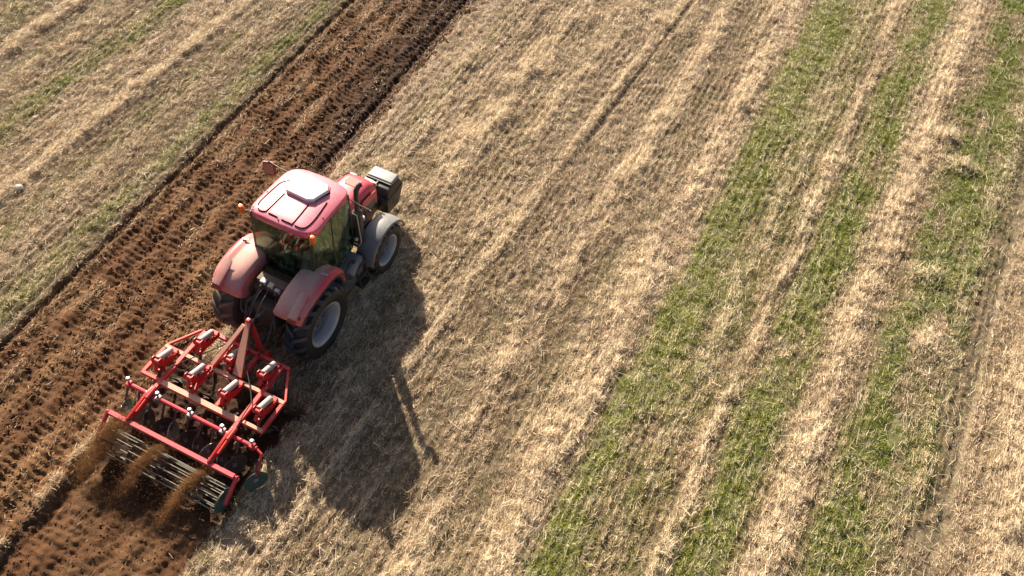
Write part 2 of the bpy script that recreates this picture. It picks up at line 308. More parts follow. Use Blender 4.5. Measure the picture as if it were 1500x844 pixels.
# --- lying straw
x, y = scatter(2700); F = field(x, y)
u = RNG.random(len(x))
dens = (1-F['till'])*(.40+.65*np.clip(F['st'], 0, 1)-.22*np.clip(F['gr'], 0, 1)-.35*F['dk']+.6*F['band'])*(.3+1.4*np.clip(F['lump']*1.3+.5, 0, 1))*(.78+.34*F['row'])+F['till']*(.035*np.clip((F['pt2']-.35)*4,0,1.6)+.6*np.clip(F['st'], 0, 1))+F['rid']*.6+.35*F['till']*gs(F['s'], -5.35, .13)+.3*F['till']*gs(F['s'], -2.05, .1)
dens = dens*(1-.7*F['new']*(F['rid'] < .3))
k = u < dens; x, y, F = x[k], y[k], keepf(F, k); n = len(x)
st = np.clip(F['st'], 0, 1)
az = np.where(RNG.random(n) < .60, math.pi/2+RNG.normal(0, .30, n), RNG.uniform(0, 2*math.pi, n))
L = RNG.gamma(3.5, .0165, n)*(1+.5*st)+.03; el = RNG.normal(.12, .27, n)
hgt = F['h']+RNG.random(n)**1.5*(.045+.06*st)*(.4+1.4*np.clip(F['lump']+.5,0,1))+.004
pal = np.array([(.75, .55, .345), (.60, .42, .25), (.90, .71, .485), (.37, .245, .14), (.18, .12, .07), (.71, .54, .385)])
pick = RNG.choice(6, n, p=[.24, .22, .12, .18, .12, .12]); col = pal[pick]; tl = np.clip((F['lump']+.15)*2.2, 0, 1); col = col*(.62+.42*tl)[:, None]; bt = np.clip(.5+F['band']*2.6+F['spk']*1.2+st*.5+RNG.normal(0, .22, n), 0, 1); col = lerp(col, (.38, .265, .155), (1-bt)*.65); col = lerp(col, (.88, .70, .51), np.clip(bt-.6, 0, 1)*.9)  # straw colour darkened in hollows, painting in the shade between tufts
col = lerp(col, (.86, .70, .47), np.clip(st*.55+RNG.normal(0, .12, n), 0, .8))
col = lerp(col, (.28, .20, .13), np.clip(F['dk']*.7+RNG.normal(0, .1, n), 0, .8))
col = lerp(col, (.33, .34, .15), np.clip(F['gr']*.5+RNG.normal(-.14, .10, n), 0, .7))
col = lerp(col, (.36, .20, .085), F['till']*RNG.uniform(.3, 1, n)*(1-F['rid']*.6))
stuff(blades('straw', x, y, hgt, az, el, L, RNG.uniform(.0045, .0125, n), col, STM, tipw=.6, colvar=.32), 'dry chopped straw scattered over the whole unploughed stubble field', 'straw')
print('straw', n)
# --- standing stubble in rows along the driving direction
rows = np.arange(-16, 19, .19); yy = np.arange(-9, 27, .075)
RX, RY = np.meshgrid(rows, yy); sx = RX.ravel(); sy = RY.ravel()
xx = sx+np.interp(sx, DS, DD)*(np.clip(sy, -12, 32)-5)+RNG.normal(0, .018, len(sx)); sy = sy+RNG.uniform(-.04, .04, len(sx))
k = in_view(xx, sy, 1.2); xx, sy = xx[k], sy[k]
xx = np.repeat(xx, 3)+RNG.normal(0, .018, len(xx)*3); sy = np.repeat(sy, 3)+RNG.normal(0, .02, len(sy)*3)
F = field(xx, sy); k = (RNG.random(len(xx)) < (1-F['till'])*(.75-.45*np.clip(F['st'], 0, 1))*np.clip(F['patch']*1.8, 0, 1)); xx, sy, F = xx[k], sy[k], keepf(F, k); n = len(xx)
col = pal[RNG.choice(6, n, p=[.2, .25, .08, .2, .15, .12])]*.95; col = lerp(col, (.30, .33, .12), np.clip(F['gr']*.7, 0, .7))
stuff(blades('stubble', xx, sy, F['h']-.01, RNG.uniform(0, 6.28, n), RNG.normal(1.15, .25, n), RNG.uniform(.06, .13, n), RNG.uniform(.005, .010, n), col, STM, tipw=.8), 'short cut stubble standing in fine rows across the field', 'stubble')
print('stubble', n)
# --- green growth
x, y = scatter(3300); F = field(x, y)
g = np.clip(F['gr'], 0, 1.2); cl = fbm(x, y, .22, 91, 2)
k = RNG.random(len(x)) < g*np.clip((cl-.16)*3.0, 0, 1)*1.1; x, y, F, cl = x[k], y[k], keepf(F, k), cl[k]; n = len(x)
gp = np.array([(.235, .28, .010), (.35, .40, .016), (.13, .17, .010), (.36, .38, .05), (.42, .36, .12)])
pr = RNG.choice(5, n, p=[.33, .25, .22, .13, .07]); col = gp[pr]
weak = np.clip(1-F['gr'], 0, 1); col = lerp(col, (.30, .27, .11), np.clip(weak*.9, 0, 1)*RNG.uniform(.4, 1, n))
dark = sst(9, 12.5, F['s'])*.35; col = lerp(col, (.07, .11, .03), dark*RNG.uniform(.3, 1, n))
stuff(blades('grass', x, y, F['h']-.01, np.where(RNG.random(n) < .35, math.pi/2+RNG.normal(0, .4, n), RNG.uniform(0, 6.28, n)), RNG.normal(.7, .35, n), RNG.uniform(.035, .12, n)*(.5+.9*cl), RNG.uniform(.005, .013, n), col, GRM, seg=2, bend=.25, colvar=.3), 'green regrowth in three stripes between the straw rows', 'grass')
print('grass', n)
# --- long pale dead stems over the rough right hand side
x, y = scatter(45); F = field(x, y)
k = RNG.random(len(x)) < (1-F['till'])*(.25+.6*sst(12.2, 13.4, F['s'])+.5*np.clip(F['st'], 0, 1)); x, y, F = x[k], y[k], keepf(F, k); n = len(x)
col = lerp(np.tile(np.array([.66, .56, .40]), (n, 1)), (.40, .34, .22), RNG.random(n))
az = np.where(RNG.random(n) < .6, math.pi/2+RNG.normal(0, .5, n), RNG.uniform(0, 6.28, n))
stuff(blades('dead_stems', x, y, F['h']+RNG.uniform(.02, .09, n), az, RNG.normal(.08, .15, n), RNG.uniform(.18, .42, n), RNG.uniform(.005, .011, n), col, STM, seg=2, bend=RNG.normal(0, .25, n)), 'long bleached dead stems lying over the stubble', 'straw')
# --- soil crumbs and clods
def crumbs(name, x, y, z, r, col, mat, flat=.75):
    n = len(x)
    base = np.array([(1, 0, 0), (-1, 0, 0), (0, 1, 0), (0, -1, 0), (0, 0, 1), (0, 0, -1)], float)
    fc = np.array([(0, 2, 4), (2, 1, 4), (1, 3, 4), (3, 0, 4), (2, 0, 5), (1, 2, 5), (3, 1, 5), (0, 3, 5)])
    a = RNG.uniform(0, 6.28, n); b = RNG.uniform(-.8, .8, n)
    V = base[None]*RNG.uniform(.55, 1.25, (n, 6, 1))*r[:, None, None]+RNG.normal(0, .18, (n, 6, 3))*r[:, None, None]
    ca, sa, cb, sb = np.cos(a)[:, None], np.sin(a)[:, None], np.cos(b)[:, None], np.sin(b)[:, None]
    X, Y, Z = V[..., 0], V[..., 1], V[..., 2]
    Y, Z = Y*cb-Z*sb, Y*sb+Z*cb; X, Y = X*ca-Y*sa, X*sa+Y*ca
    V = np.stack([X+x[:, None], Y+y[:, None], Z*flat+z[:, None]], -1).reshape(-1, 3)
    f = (np.arange(n)[:, None, None]*6+fc[None]).reshape(-1)
    return mesh_np(name, V, f, np.full(n*8, 3), mat, np.repeat(np.clip(col, 0, 1)*RNG.uniform(.75, 1.25, n)[:, None], 6, 0))
x, y = scatter(420, 1.0); F = field(x, y); cl = fbm(x, y, .3, 95, 2)
k = RNG.random(len(x)) < F['till']*np.clip((cl-.25)*2.2, .1, 1); x, y, F = x[k], y[k], keepf(F, k); n = len(x)
r = np.clip(RNG.lognormal(-4.1, .45, n), .006, .06)*(1-.3*F['new'])
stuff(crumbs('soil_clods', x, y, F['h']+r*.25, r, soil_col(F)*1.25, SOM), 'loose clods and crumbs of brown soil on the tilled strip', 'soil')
print('clods', n)

# ================================================================== object building helpers
V3 = Vector
class MB:
    """collects shapes, then links them as ONE mesh object"""
    def __init__(s): s.bm = bmesh.new()
    def _bev(s, geom, w, seg=1):
        if w > 0:
            ed = list({e for f in geom for e in f.edges})
            bmesh.ops.bevel(s.bm, geom=ed, offset=w, segments=seg, affect='EDGES', profile=.6)
    def hull8(s, P, bev=0, seg=1):
        vs = [s.bm.verts.new(p) for p in P]
        fs = [s.bm.faces.new([vs[i] for i in f]) for f in ((0, 3, 2, 1), (4, 5, 6, 7), (0, 1, 5, 4), (1, 2, 6, 5), (2, 3, 7, 6), (3, 0, 4, 7))]
        s._bev(fs, bev, seg); return s
    def box(s, c, d, bev=.008, seg=1, rot=None):
        c = V3(c); h = [V3(v) for v in ((-1, -1, -1), (1, -1, -1), (1, 1, -1), (-1, 1, -1), (-1, -1, 1), (1, -1, 1), (1, 1, 1), (-1, 1, 1))]
        P = [V3((a.x*d[0]/2, a.y*d[1]/2, a.z*d[2]/2)) for a in h]
        if rot is not None: P = [rot @ p for p in P]
        return s.hull8([c+p for p in P], bev, seg)
    def beam(s, a, b, w, h, bev=.006, up=(0, 0, 1)):
        """rectangular bar from a to b, w wide, h high"""
        a, b = V3(a), V3(b); d = (b-a).normalized(); sx = d.cross(V3(up))
        if sx.length < 1e-3: sx = V3((1, 0, 0))
        sx.normalize(); uz = sx.cross(d).normalized()
        P = [p+sx*i*w/2+uz*j*h/2 for p in (a, b) for i, j in ((-1, -1), (1, -1), (1, 1), (-1, 1))]
        return s.hull8(P, bev)
    def tube(s, pts, r, n=8, cap=True):
        pts = [V3(p) for p in pts]; rings = []; m = len(pts); nrm = None
        for i, p in enumerate(pts):
            d = (pts[min(i+1, m-1)]-pts[max(i-1, 0)]).normalized()
            if nrm is None: nrm = d.orthogonal().normalized()
            nrm = (nrm-d*nrm.dot(d)).normalized(); bi = d.cross(nrm); rr = r[i] if isinstance(r, (list, tuple)) else r
            rings.append([s.bm.verts.new(p+(nrm*math.cos(2*math.pi*k/n)+bi*math.sin(2*math.pi*k/n))*rr) for k in range(n)])
        for A, B in zip(rings, rings[1:]):
            for k in range(n): s.bm.faces.new((A[k], A[(k+1) % n], B[(k+1) % n], B[k]))
        if cap: s.bm.faces.new(rings[0][::-1]); s.bm.faces.new(rings[-1])
        return s
    def lathe(s, prof, o, axis=(1, 0, 0), n=48, close=False):
        """profile of (along axis, radius) turned round the axis through o"""
        o = V3(o); ax = V3(axis).normalized(); u = ax.orthogonal().normalized()
        if abs(ax.x) > .9: u = V3((0, 0, 1)); u = (u-ax*u.dot(ax)).normalized()
        v = ax.cross(u); R = []
        for t, r in prof:
            if r < 1e-4: R.append([s.bm.verts.new(o+ax*t)])
            else: R.append([s.bm.verts.new(o+ax*t+(u*math.cos(2*math.pi*k/n)+v*math.sin(2*math.pi*k/n))*r) for k in range(n)])
        prs = list(zip(R, R[1:]))+([(R[-1], R[0])] if close else [])
        for A, B in prs:
            for k in range(n):
                a, a2, b, b2 = A[k % len(A)], A[(k+1) % len(A)], B[k % len(B)], B[(k+1) % len(B)]
                vs = [a, a2, b2, b]; vs = [w for i, w in enumerate(vs) if w not in vs[:i]]
                if len(vs) > 2: s.bm.faces.new(vs)
        return s
    def prism(s, pts, thick, bev=0):
        """flat polygon (list of 3D points) thickened along its normal, centred"""
        P = [V3(p) for p in pts]; nrm = (P[1]-P[0]).cross(P[2]-P[0]).normalized()*thick/2
        A = [s.bm.verts.new(p-nrm) for p in P]; B = [s.bm.verts.new(p+nrm) for p in P]; n = len(P)
        fs = [s.bm.faces.new(A[::-1]), s.bm.faces.new(B)]
        for k in range(n): fs.append(s.bm.faces.new((A[k], A[(k+1) % n], B[(k+1) % n], B[k])))
        s._bev(fs, bev); return s
    def grid(s, G, thick=0):
        """surface through a grid of points; thick closes it below"""
        rows = [[s.bm.verts.new(p) for p in r] for r in G]; fs = []
        for A, B in zip(rows, rows[1:]):
            for k in range(len(A)-1): fs.append(s.bm.faces.new((A[k], A[k+1], B[k+1], B[k])))
        if thick:
            bmesh.ops.recalc_face_normals(s.bm, faces=fs)
            bmesh.ops.solidify(s.bm, geom=fs, thickness=thick)
        return s
    def build(s, name, mat, parent=None, loc=None, sharp=35):
        bmesh.ops.recalc_face_normals(s.bm, faces=s.bm.faces)
        for f in s.bm.faces: f.smooth = True
        for e in s.bm.edges:
            if len(e.link_faces) != 2 or e.calc_face_angle(0) > math.radians(sharp): e.smooth = False
        me = bpy.data.meshes.new(name); s.bm.to_mesh(me); s.bm.free(); me.materials.append(mat)
        o = bpy.data.objects.new(name, me); COL.objects.link(o)
        if parent: o.parent = parent
        if loc is not None: o.location = loc
        return o
def empty(name, label, cat, loc=(0, 0, 0), rz=0, group=None):
    o = bpy.data.objects.new(name, None); COL.objects.link(o); o.location = loc; o.rotation_euler = (0, 0, rz)
    o['label'] = label; o['category'] = cat
    if group: o['group'] = group
    return o
def arc(c, r, a0, a1, n, x=0): return [(x, c[0]+r*math.cos(math.radians(a0+(a1-a0)*i/n)), c[1]+r*math.sin(math.radians(a0+(a1-a0)*i/n))) for i in range(n+1)]

# ================================================================== TRACTOR  (x to its right, y forward, origin under the rear axle)
T = empty('tractor', 'red tractor with a white roof hatch, pulling a red cultivator over the stubble', 'tractor', (0, 0, -.03))
# ---- wheels
def make_wheel(side, y, R, w, rimr, xc, nl, dust, lug=.07, turn=0):
    """side +1 right, -1 left; xc centre of the tyre width"""
    o = V3((side*xc, y, R)); sg = side
    hub = MB()
    ro = w/2-.02
    hub.lathe([(sg*(-.06), 0), (sg*.10, .0), (sg*.12, .08), (sg*.10, .10), (sg*.00, .16), (sg*.0, rimr*.42), (sg*.03, rimr*.50), (sg*.03, rimr*.58), (sg*-.08, rimr*.80), (sg*-.10, rimr*.91), (sg*-.12, rimr*.91), (sg*-.10, rimr*.5), (sg*-.10, 0)], (0, 0, 0), n=40)
    for k in range(10):
        a = 2*math.pi*k/10; hub.lathe([(0, .018), (sg*.03, .018), (sg*.032, 0)], (sg*.055, .135*math.cos(a), .135*math.sin(a)), n=6)
    h = hub.build('wheel', M['rimdark'], T, o)
    rm = MB()
    rm.lathe([(sg*-(w/2-.06), rimr*1.03), (sg*-(w/2-.05), rimr*.97), (sg*-.08, rimr*.90), (sg*.03, rimr*.90), (sg*.06, rimr*.925), (sg*(w*.5-.13), rimr*.93), (sg*(w*.5-.12), rimr*.965), (sg*(w*.5-.085), rimr*.97), (sg*(w*.5-.065), rimr*1.035), (sg*(w*.5-.05), rimr*1.05), (sg*(w*.5-.05), rimr*1.0), (sg*(w*.5-.075), rimr*.94), (sg*(w*.5-.11), rimr*.90), (sg*-.0, rimr*.875)], (0, 0, 0), n=64)
    rm.build('rim', M['rim'], h)
    ty = MB(); ri = rimr*1.0; Rt = R-lug
    half = [(w*.36, ri), (w*.43, ri+.03), (w*.49, ri+(Rt-ri)*.42), (w*.495, ri+(Rt-ri)*.60), (w*.47, Rt-.07), (w*.43, Rt-.025), (w*.30, Rt-.004), (0, Rt+.006)]
    prof = [(-a, r) for a, r in half]+[(a, r) for a, r in half[::-1][1:]]
    ty.lathe(prof, (0, 0, 0), n=72)
    tr_ = MB()
    for k in range(nl):
        for sd_ in (-1, 1):
            a0 = 2*math.pi*(k+(.5 if sd_ > 0 else 0))/nl
            path = []
            for t in (0, .25, .5, .75, 1.0):
                xx_ = sd_*(-.012+t*(w*.475)); rr = Rt+.006-(.09 if t == 1 else .03 if t == .75 else .008 if t == .5 else 0)
                ang = a0+(.0+.30*t**.8)*(2*math.pi/nl)*2.1
                path.append((xx_, rr, ang))
            rings = []
            for i, (px, rr, an) in enumerate(path):
                hw = (.032 if R > .8 else .025)*(1+.35*(i/4)); 
                dr = lug+.004
                ring = []
                for (da, ddr) in ((-1.5, -.012), (-1, dr), (1, dr), (1.5, -.012)):
                    A = an+da*hw/rr; r2 = rr+ddr-(.006 if i == 4 else 0)
                    ring.append(tr_.bm.verts.new((px, -r2*math.sin(A)*-1, r2*math.cos(A))))
                rings.append(ring)
            for A_, B_ in zip(rings, rings[1:]):
                for j in range(3): tr_.bm.faces.new((A_[j], A_[j+1], B_[j+1], B_[j]))
            tr_.bm.faces.new(rings[0]); tr_.bm.faces.new(rings[-1][::-1])
    ty.build('tyre', dust, h); tr_.build('tread', M['tread'] if dust is M['rubber'] else M['treaddust'], h, sharp=25)
    h.rotation_euler = (random.uniform(0, .3), 0, turn)
    return h
make_wheel(1, 0, .915, .60, .52, .93, 18, M['rubber'])
make_wheel(-1, 0, .915, .60, .52, .93, 18, M['rubberdust'])
make_wheel(1, 2.68, .69, .48, .395, .93, 18, M['rubber'])
make_wheel(-1, 2.68, .69, .48, .395, .93, 18, M['rubberdust'])
# ---- underbody
b = MB(); b.box((0, .35, .98), (.52, 1.5, .62), .04, 2); b.box((0, 1.5, .92), (.46, 1.3, .5), .03); b.box((0, 2.6, .95), (.40, 1.3, .42), .03); b.box((0, 3.3, .98), (.44, .5, .36), .03)
b.lathe([(-.70, .14), (-.45, .17), (-.3, .26), (.3, .26), (.45, .17), (.70, .14)], (0, 0, .915), n=24)
b.box((0, -.45, 1.02), (.46, .25, .56), .04, 2); b.box((0, -.42, 1.34), (.60, .30, .18), .04, 2)
b.build('transmission', M['blackdust'], T)
b = MB(); b.lathe([(-.72, .10), (-.5, .12), (-.2, .16), (.2, .16), (.5, .12), (.72, .10)], (0, 2.68, .69), n=18); b.box((0, 2.68, .72), (.9, .26, .2), .03)
b.tube([(-.65, 2.44, .70), (.65, 2.44, .70)], .03, 8); b.build('front_axle', M['blackdust'], T)
# ---- bonnet
def hood_half(y):  # half width and top height along the bonnet
    t = (y-1.95)/1.55
    return .44-.06*t-.0*t*t, 2.16-.12*t-.05*t*t
hd = MB(); G = []
ys = [1.92, 2.1, 2.4, 2.7, 3.0, 3.2, 3.35, 3.44, 3.50, 3.53]
for i, y_ in enumerate(ys):
    hw, zt = hood_half(y_); nose = max(0, (y_-3.2)/.33); zt -= .22*nose**2.2; hw -= .05*nose**2
    r = []
    for xx_, zz in ((-1, -.62), (-1.02, -.40), (-1.01, -.22), (-.96, -.11), (-.80, -.025), (-.55, .012), (-.25, .02), (0, .022), (.25, .02), (.55, .012), (.80, -.025), (.96, -.11), (1.01, -.22), (1.02, -.40), (1, -.62)):
        r.append((xx_*hw, y_, zt+zz*(1-.0*nose)))
    G.append(r)
hd.grid(G, .02)
bx_ = [(hood_half(3.53)[0]-.05)]
hood = hd.build('hood', M['hood'], T)
b = MB(); b.box((0, 3.515, 1.52), (.62, .04, .50), .02); b.build('nose_grille', M['black'], hood)
b = MB()
gp_ = [(-.20, 3.02), (-.17, 3.20), (.17, 3.20), (.20, 3.02), (.14, 2.93), (-.14, 2.93)]
b.prism([(a, c, hood_half(c)[1]+.026) for a, c in gp_], .012, .004); b.build('air_intake_grille', M['darkred'], hood)
for s_ in (-1, 1):
    b = MB(); b.prism([(s_*.452, 2.08, 1.86), (s_*.440, 2.85, 1.80), (s_*.425, 3.28, 1.70), (s_*.425, 3.30, 1.42), (s_*.442, 2.08, 1.40)], .02, .004); b.build('side_grille', M['black'], hood)
    b = MB(); b.prism([(s_*.462, 2.75, 1.92), (s_*.452, 3.30, 1.84), (s_*.452, 3.32, 1.62), (s_*.462, 2.60, 1.72)], .016, .003); b.build('side_panel', M['hood'], hood)
    b = MB(); b.box((s_*.27, 3.50, 1.80), (.18, .06, .10), .02, 2); b.build('headlight', M['couple'], hood)
    b = MB(); b.tube([(s_*.30, 2.55, hood_half(2.55)[1]+.02), (s_*.30, 2.57, hood_half(2.55)[1]+.035)], .012, 6); b.build('hood_catch', M['black'], hood)
# ---- front ballast weight
b = MB()
b.hull8([(-.42, 3.86, .48), (.42, 3.86, .48), (.42, 4.40, .46), (-.42, 4.40, .46), (-.44, 3.82, .98), (.44, 3.82, .98), (.42, 4.62, .98), (-.42, 4.62, .98)], .03, 2)
b.hull8([(-.43, 3.85, .985), (.43, 3.85, .985), (.41, 4.60, .985), (-.41, 4.60, .985), (-.36, 3.98, 1.20), (.36, 3.98, 1.20), (.34, 4.52, 1.20), (-.34, 4.52, 1.20)], .03, 2)
wt = b.build('front_weight', M['weight'], T)
b = MB(); b.hull8([(-.35, 4.16, 1.19), (.35, 4.16, 1.19), (.35, 4.58, 1.17), (-.35, 4.58, 1.17), (-.33, 4.19, 1.255), (.33, 4.19, 1.255), (.32, 4.53, 1.25), (-.32, 4.53, 1.25)], .025, 3); b.build('weight_glare_plate', M['weightglare'], wt)  # pale plate added to carry the painted glare
b = MB(); b.hull8([(-.33, 3.98, 1.19), (-.08, 3.98, 1.19), (-.08, 4.10, 1.19), (-.33, 4.10, 1.19), (-.32, 3.99, 1.225), (-.09, 3.99, 1.225), (-.09, 4.09, 1.225), (-.32, 4.09, 1.225)], .01); b.build('weight_glare_pad', M['weightglare'], wt)
b = MB(); b.box((0, 4.135, 1.225), (.70, .04, .05), .008); b.box((0, 4.0, 1.20), (.05, .30, .08), .01); b.build('weight_strap', M['black'], wt)
b = MB(); b.box((-.16, 3.70, .75), (.06, .42, .22), .01); b.box((.16, 3.70, .75), (.06, .42, .22), .01); b.box((0, 3.70, 1.05), (.10, .36, .10), .01); b.build('front_linkage', M['black'], T)
# ---- cab
ROOFC = (-.01, 1.15)
def roof_z(x, y):
    u_ = abs(x-ROOFC[0])/.80; v_ = (y-.38)/1.62
    edge = max(u_, 0)**5*.10+max(0, (v_-.75)/.25)**2*.09+max(0, (.1-v_)/.1)**2*.035
    return 3.245-.03*u_*u_-edge+.02*math.sin(math.pi*min(max(v_, 0), 1))-.04*v_
def roof_ring(f, z, n=72):
    P = []
    for k in range(n):
        a = 2*math.pi*k/n; c_, s_ = math.cos(a), math.sin(a); e = .30
        X = math.copysign(abs(c_)**e, c_); Y = math.copysign(abs(s_)**e, s_)
        hw = .80-.035*(Y+1)/2-.05*max(0, Y)**4
        yy_ = 1.19+Y*.81; yy_ += (-.05 if Y < 0 else .06)*(1-X*X)*abs(Y)
        P.append((ROOFC[0]+X*hw*f, 1.19+(yy_-1.19)*f, z))
    return P
rf = MB(); rings = []
for f in (0, .25, .45, .6, .72, .82, .90, .955, .985):
    R_ = roof_ring(f, 0) if f else None
    if f == 0: rings.append([rf.bm.verts.new((ROOFC[0], 1.19, roof_z(ROOFC[0], 1.19)))])
    else: rings.append([rf.bm.verts.new((p[0], p[1], roof_z(p[0], p[1]))) for p in R_])
for f, dz in ((1.0, -.03), (1.0, -.13), (.97, -.17), (.90, -.18)):
    R_ = roof_ring(f, 0); rings.append([rf.bm.verts.new((p[0], p[1], roof_z(*roof_ring(.985, 0)[i][:2])+dz)) for i, p in enumerate(R_)])
for A, B in zip(rings, rings[1:]):
    for k in range(72):
        if len(A) == 1: rf.bm.faces.new((A[0], B[k], B[(k+1) % 72]))
        else: rf.bm.faces.new((A[k], A[(k+1) % 72], B[(k+1) % 72], B[k]))
rf.bm.faces.new(rings[-1])
roof = rf.build('roof', M['roof'], T, sharp=50)
def strip_path(P, n=6):
    P = [V3((*p, 0)) for p in P]; out = []
    for i in range(len(P)-1):
        p0, p1, p2, p3 = P[max(i-1, 0)], P[i], P[i+1], P[min(i+2, len(P)-1)]
        for k in range(n):
            t = k/n; out.append(.5*((2*p1)+(p2-p0)*t+(2*p0-5*p1+4*p2-p3)*t*t+(3*p1-p0-3*p2+p3)*t**3))
    out.append(P[-1]); return out
seams = [[(-.63, .58), (-.66, .74), (-.63, 1.2), (-.60, 1.36), (-.47, 1.5)], [(-.56, .49), (-.50, .455), (-.39, .47), (-.35, .56), (-.33, 1.09)], [(-.29, .47), (-.07, .46)], [(.04, .45), (.22, .45), (.30, .50), (.28, 1.06)],
         [(.36, .45), (.49, .46), (.58, .55), (.60, .84), (.55, 1.33)], [(.33, 1.2), (.37, 1.35), (.45, 1.60)]]
for sm in seams:
    b = MB(); pp = strip_path(sm); b.tube([(p.x, p.y, roof_z(p.x, p.y)+.0015) for p in pp], .015, 6); b.build('roof_seam', M['seam'], roof)
for (a, c) in ((-.70, .50), (-.66, .44), (.66, .42), (.71, .46), (-.02, .42), (.70, .95), (-.71, 1.0)):
    b = MB(); b.lathe([(0, .016), (.012, .013), (.014, 0)], (a, c, roof_z(a, c)), (0, 0, 1), 8); b.build('roof_screw', M['seam'], roof)
# hatch
def hatch_ring(gr_, z): 
    P = [(-.33, 1.13), (.22, 1.10), (.34, 1.17), (.44, 1.58), (.36, 1.72), (-.30, 1.70), (-.43, 1.60), (-.41, 1.22)]
    c_ = V3((0, 1.4)); return [(V3(p)-c_)*gr_+c_ for p in P]
b = MB(); vs = []
for gr_, z in ((1.03, 3.18), (1.03, 3.225), (.97, 3.232), (.98, 3.30), (.94, 3.33), (.84, 3.337), (.82, 3.331), (.4, 3.334)):
    vs.append([b.bm.verts.new((p.x, p.y, z-.045*(p.y-1.1))) for p in hatch_ring(gr_, z)])
for A, B in zip(vs, vs[1:]):
    for k in range(8): b.bm.faces.new((A[k], A[(k+1) % 8], B[(k+1) % 8], B[k]))
b.bm.faces.new(vs[-1]); b.bm.faces.new(vs[0][::-1])
hatch = b.build('roof_hatch', M['hatch'], roof)
b = MB()
pr_ = [(p.x, p.y, 3.226-.045*(p.y-1.1)) for p in hatch_ring(1.035, 0)]; b.tube(pr_+[pr_[0]], .013, 6); b.build('hatch_gasket', M['seam'], hatch)
for (a, c) in ((-.30, 1.2), (.20, 1.18), (.33, 1.55), (-.32, 1.6)):
    b = MB(); b.lathe([(0, .02), (.012, .018), (.014, 0)], (a, c, 3.333-.045*(c-1.1)), (0, 0, 1), 8); b.build('hatch_bolt', M['steel'], hatch)
# light strip under the rear edge, beacons
b = MB(); b.box((-.10, .372, 3.08), (.62, .03, .04), .006); b.build('rear_light_strip', M['couple'], roof)
for s_ in (-1, 1):
    x_ = s_*.87-.02
    b = MB(); b.lathe([(-.08, 0), (-.08, .065), (.0, .07), (.06, .062), (.095, .045), (.10, 0)], (x_, .35, 3.16), (0, 0, 1), 14); bc = b.build('indicator_lamp', M['amber'], roof)
    b = MB(); b.tube([(s_*.74, .42, 3.12), (x_, .36, 3.10)], .016, 6); b.build('lamp_arm', M['black'], bc)
    b = MB(); b.box((s_*.55, .42, 3.03), (.14, .06, .07), .01); b.build('work_lamp', M['black'], roof)
# pillars
cf = MB()
PL = {'rb': (.72, .34, 1.62), 'rt': (.74, .46, 3.08), 'mb': (.80, 1.05, 1.35), 'mt': (.76, 1.10, 3.08), 'fb': (.60, 2.02, 1.30), 'ft': (.70, 1.86, 3.03)}
for s_ in (-1, 1):
    P_ = {k: (s_*v[0], v[1], v[2]) for k, v in PL.items()}
    cf.beam(P_['rb'], P_['rt'], .06, .06, .01); cf.beam(P_['mb'], P_['mt'], .05, .06, .01); cf.beam(P_['fb'], P_['ft'], .06, .06, .01)
    cf.beam(P_['rb'], P_['mb'], .05, .07, .01); cf.beam(P_['mb'], (s_*.62, 1.9, 1.25), .05, .07, .01); cf.beam(P_['rt'], P_['ft'], .05, .05, .01)
cf.beam((-.72, .34, 1.62), (.72, .34, 1.62), .07, .08, .01); cf.beam((-.74, .46, 3.08), (.74, .46, 3.08), .05, .06, .01); cf.beam((-.6, 2.02, 1.3), (.6, 2.02, 1.3), .05, .08, .01); cf.beam((-.7, 1.86, 3.03), (.7, 1.86, 3.03), .05, .06, .01)
cab = cf.build('cab_frame', M['black'], T)
b = MB(); b.box((0, 1.1, 1.22), (1.16, 1.5, .10), .02); b.box((0, .60, 1.50), (1.2, .5, .5), .04, 2); b.build('cab_floor', M['inner'], T)
def pane(name, quad, bulge, n=8, parent=cab):
    """curved pane between four corner points"""
    a, b_, c, d = [V3(p) for p in quad]; nr = (b_-a).cross(d-a).normalized(); G = []
    for i in range(n+1):
        v = i/n; r = []
        for j in range(n+1):
            u = j/n; p = a*(1-u)*(1-v)+b_*u*(1-v)+c*u*v+d*(1-u)*v
            r.append(p+nr*bulge*math.sin(math.pi*u)**.8*(.5+.5*math.sin(math.pi*v)))
        G.append(r)
    m = MB(); m.grid(G, .006); return m.build(name, M['glass'], parent)
rw = pane('rear_window', [(-.69, .33, 1.66), (.69, .33, 1.66), (.71, .43, 3.06), (-.71, .43, 3.06)], .12)
# black seal and wiper of the rear window
b = MB(); seal = []
for t in range(25):
    u = t/24; seal.append((-.62+1.24*u, .325-.10*math.sin(math.pi*u), 1.72-.10*math.sin(math.pi*u)))
b.tube(seal, .016, 6); b.build('window_seal', M['black'], rw)
b = MB(); b.tube([(.05, .27, 3.0), (-.22, .225, 2.5)], .010, 6); b.tube([(-.05, .20, 2.72), (-.40, .23, 2.28)], .012, 6); b.build('wiper', M['black'], rw)
b = MB(); b.tube([(-.35, .20, 1.78), (-.1, .17, 1.74), (.2, .17, 1.74)], .014, 6); b.build('window_handle', M['black'], rw)
for s_ in (-1, 1):
    q1 = [(s_*.735, .38, 1.66), (s_*.815, 1.03, 1.42), (s_*.785, 1.08, 3.06), (s_*.755, .48, 3.06)]
    q2 = [(s_*.815, 1.07, 1.38), (s_*.66, 1.96, 1.30), (s_*.725, 1.84, 3.02), (s_*.785, 1.12, 3.06)]
    if s_ < 0: q1 = [q1[1], q1[0], q1[3], q1[2]]; q2 = [q2[1], q2[0], q2[3], q2[2]]
    pane('side_window', q1, .02); dr = pane('door_window', q2, .03)
    b = MB(); b.tube([(s_*.83, 1.2, 1.62), (s_*.86, 1.24, 1.60), (s_*.84, 1.36, 1.58)], .014, 6); b.build('door_handle', M['black'], dr)
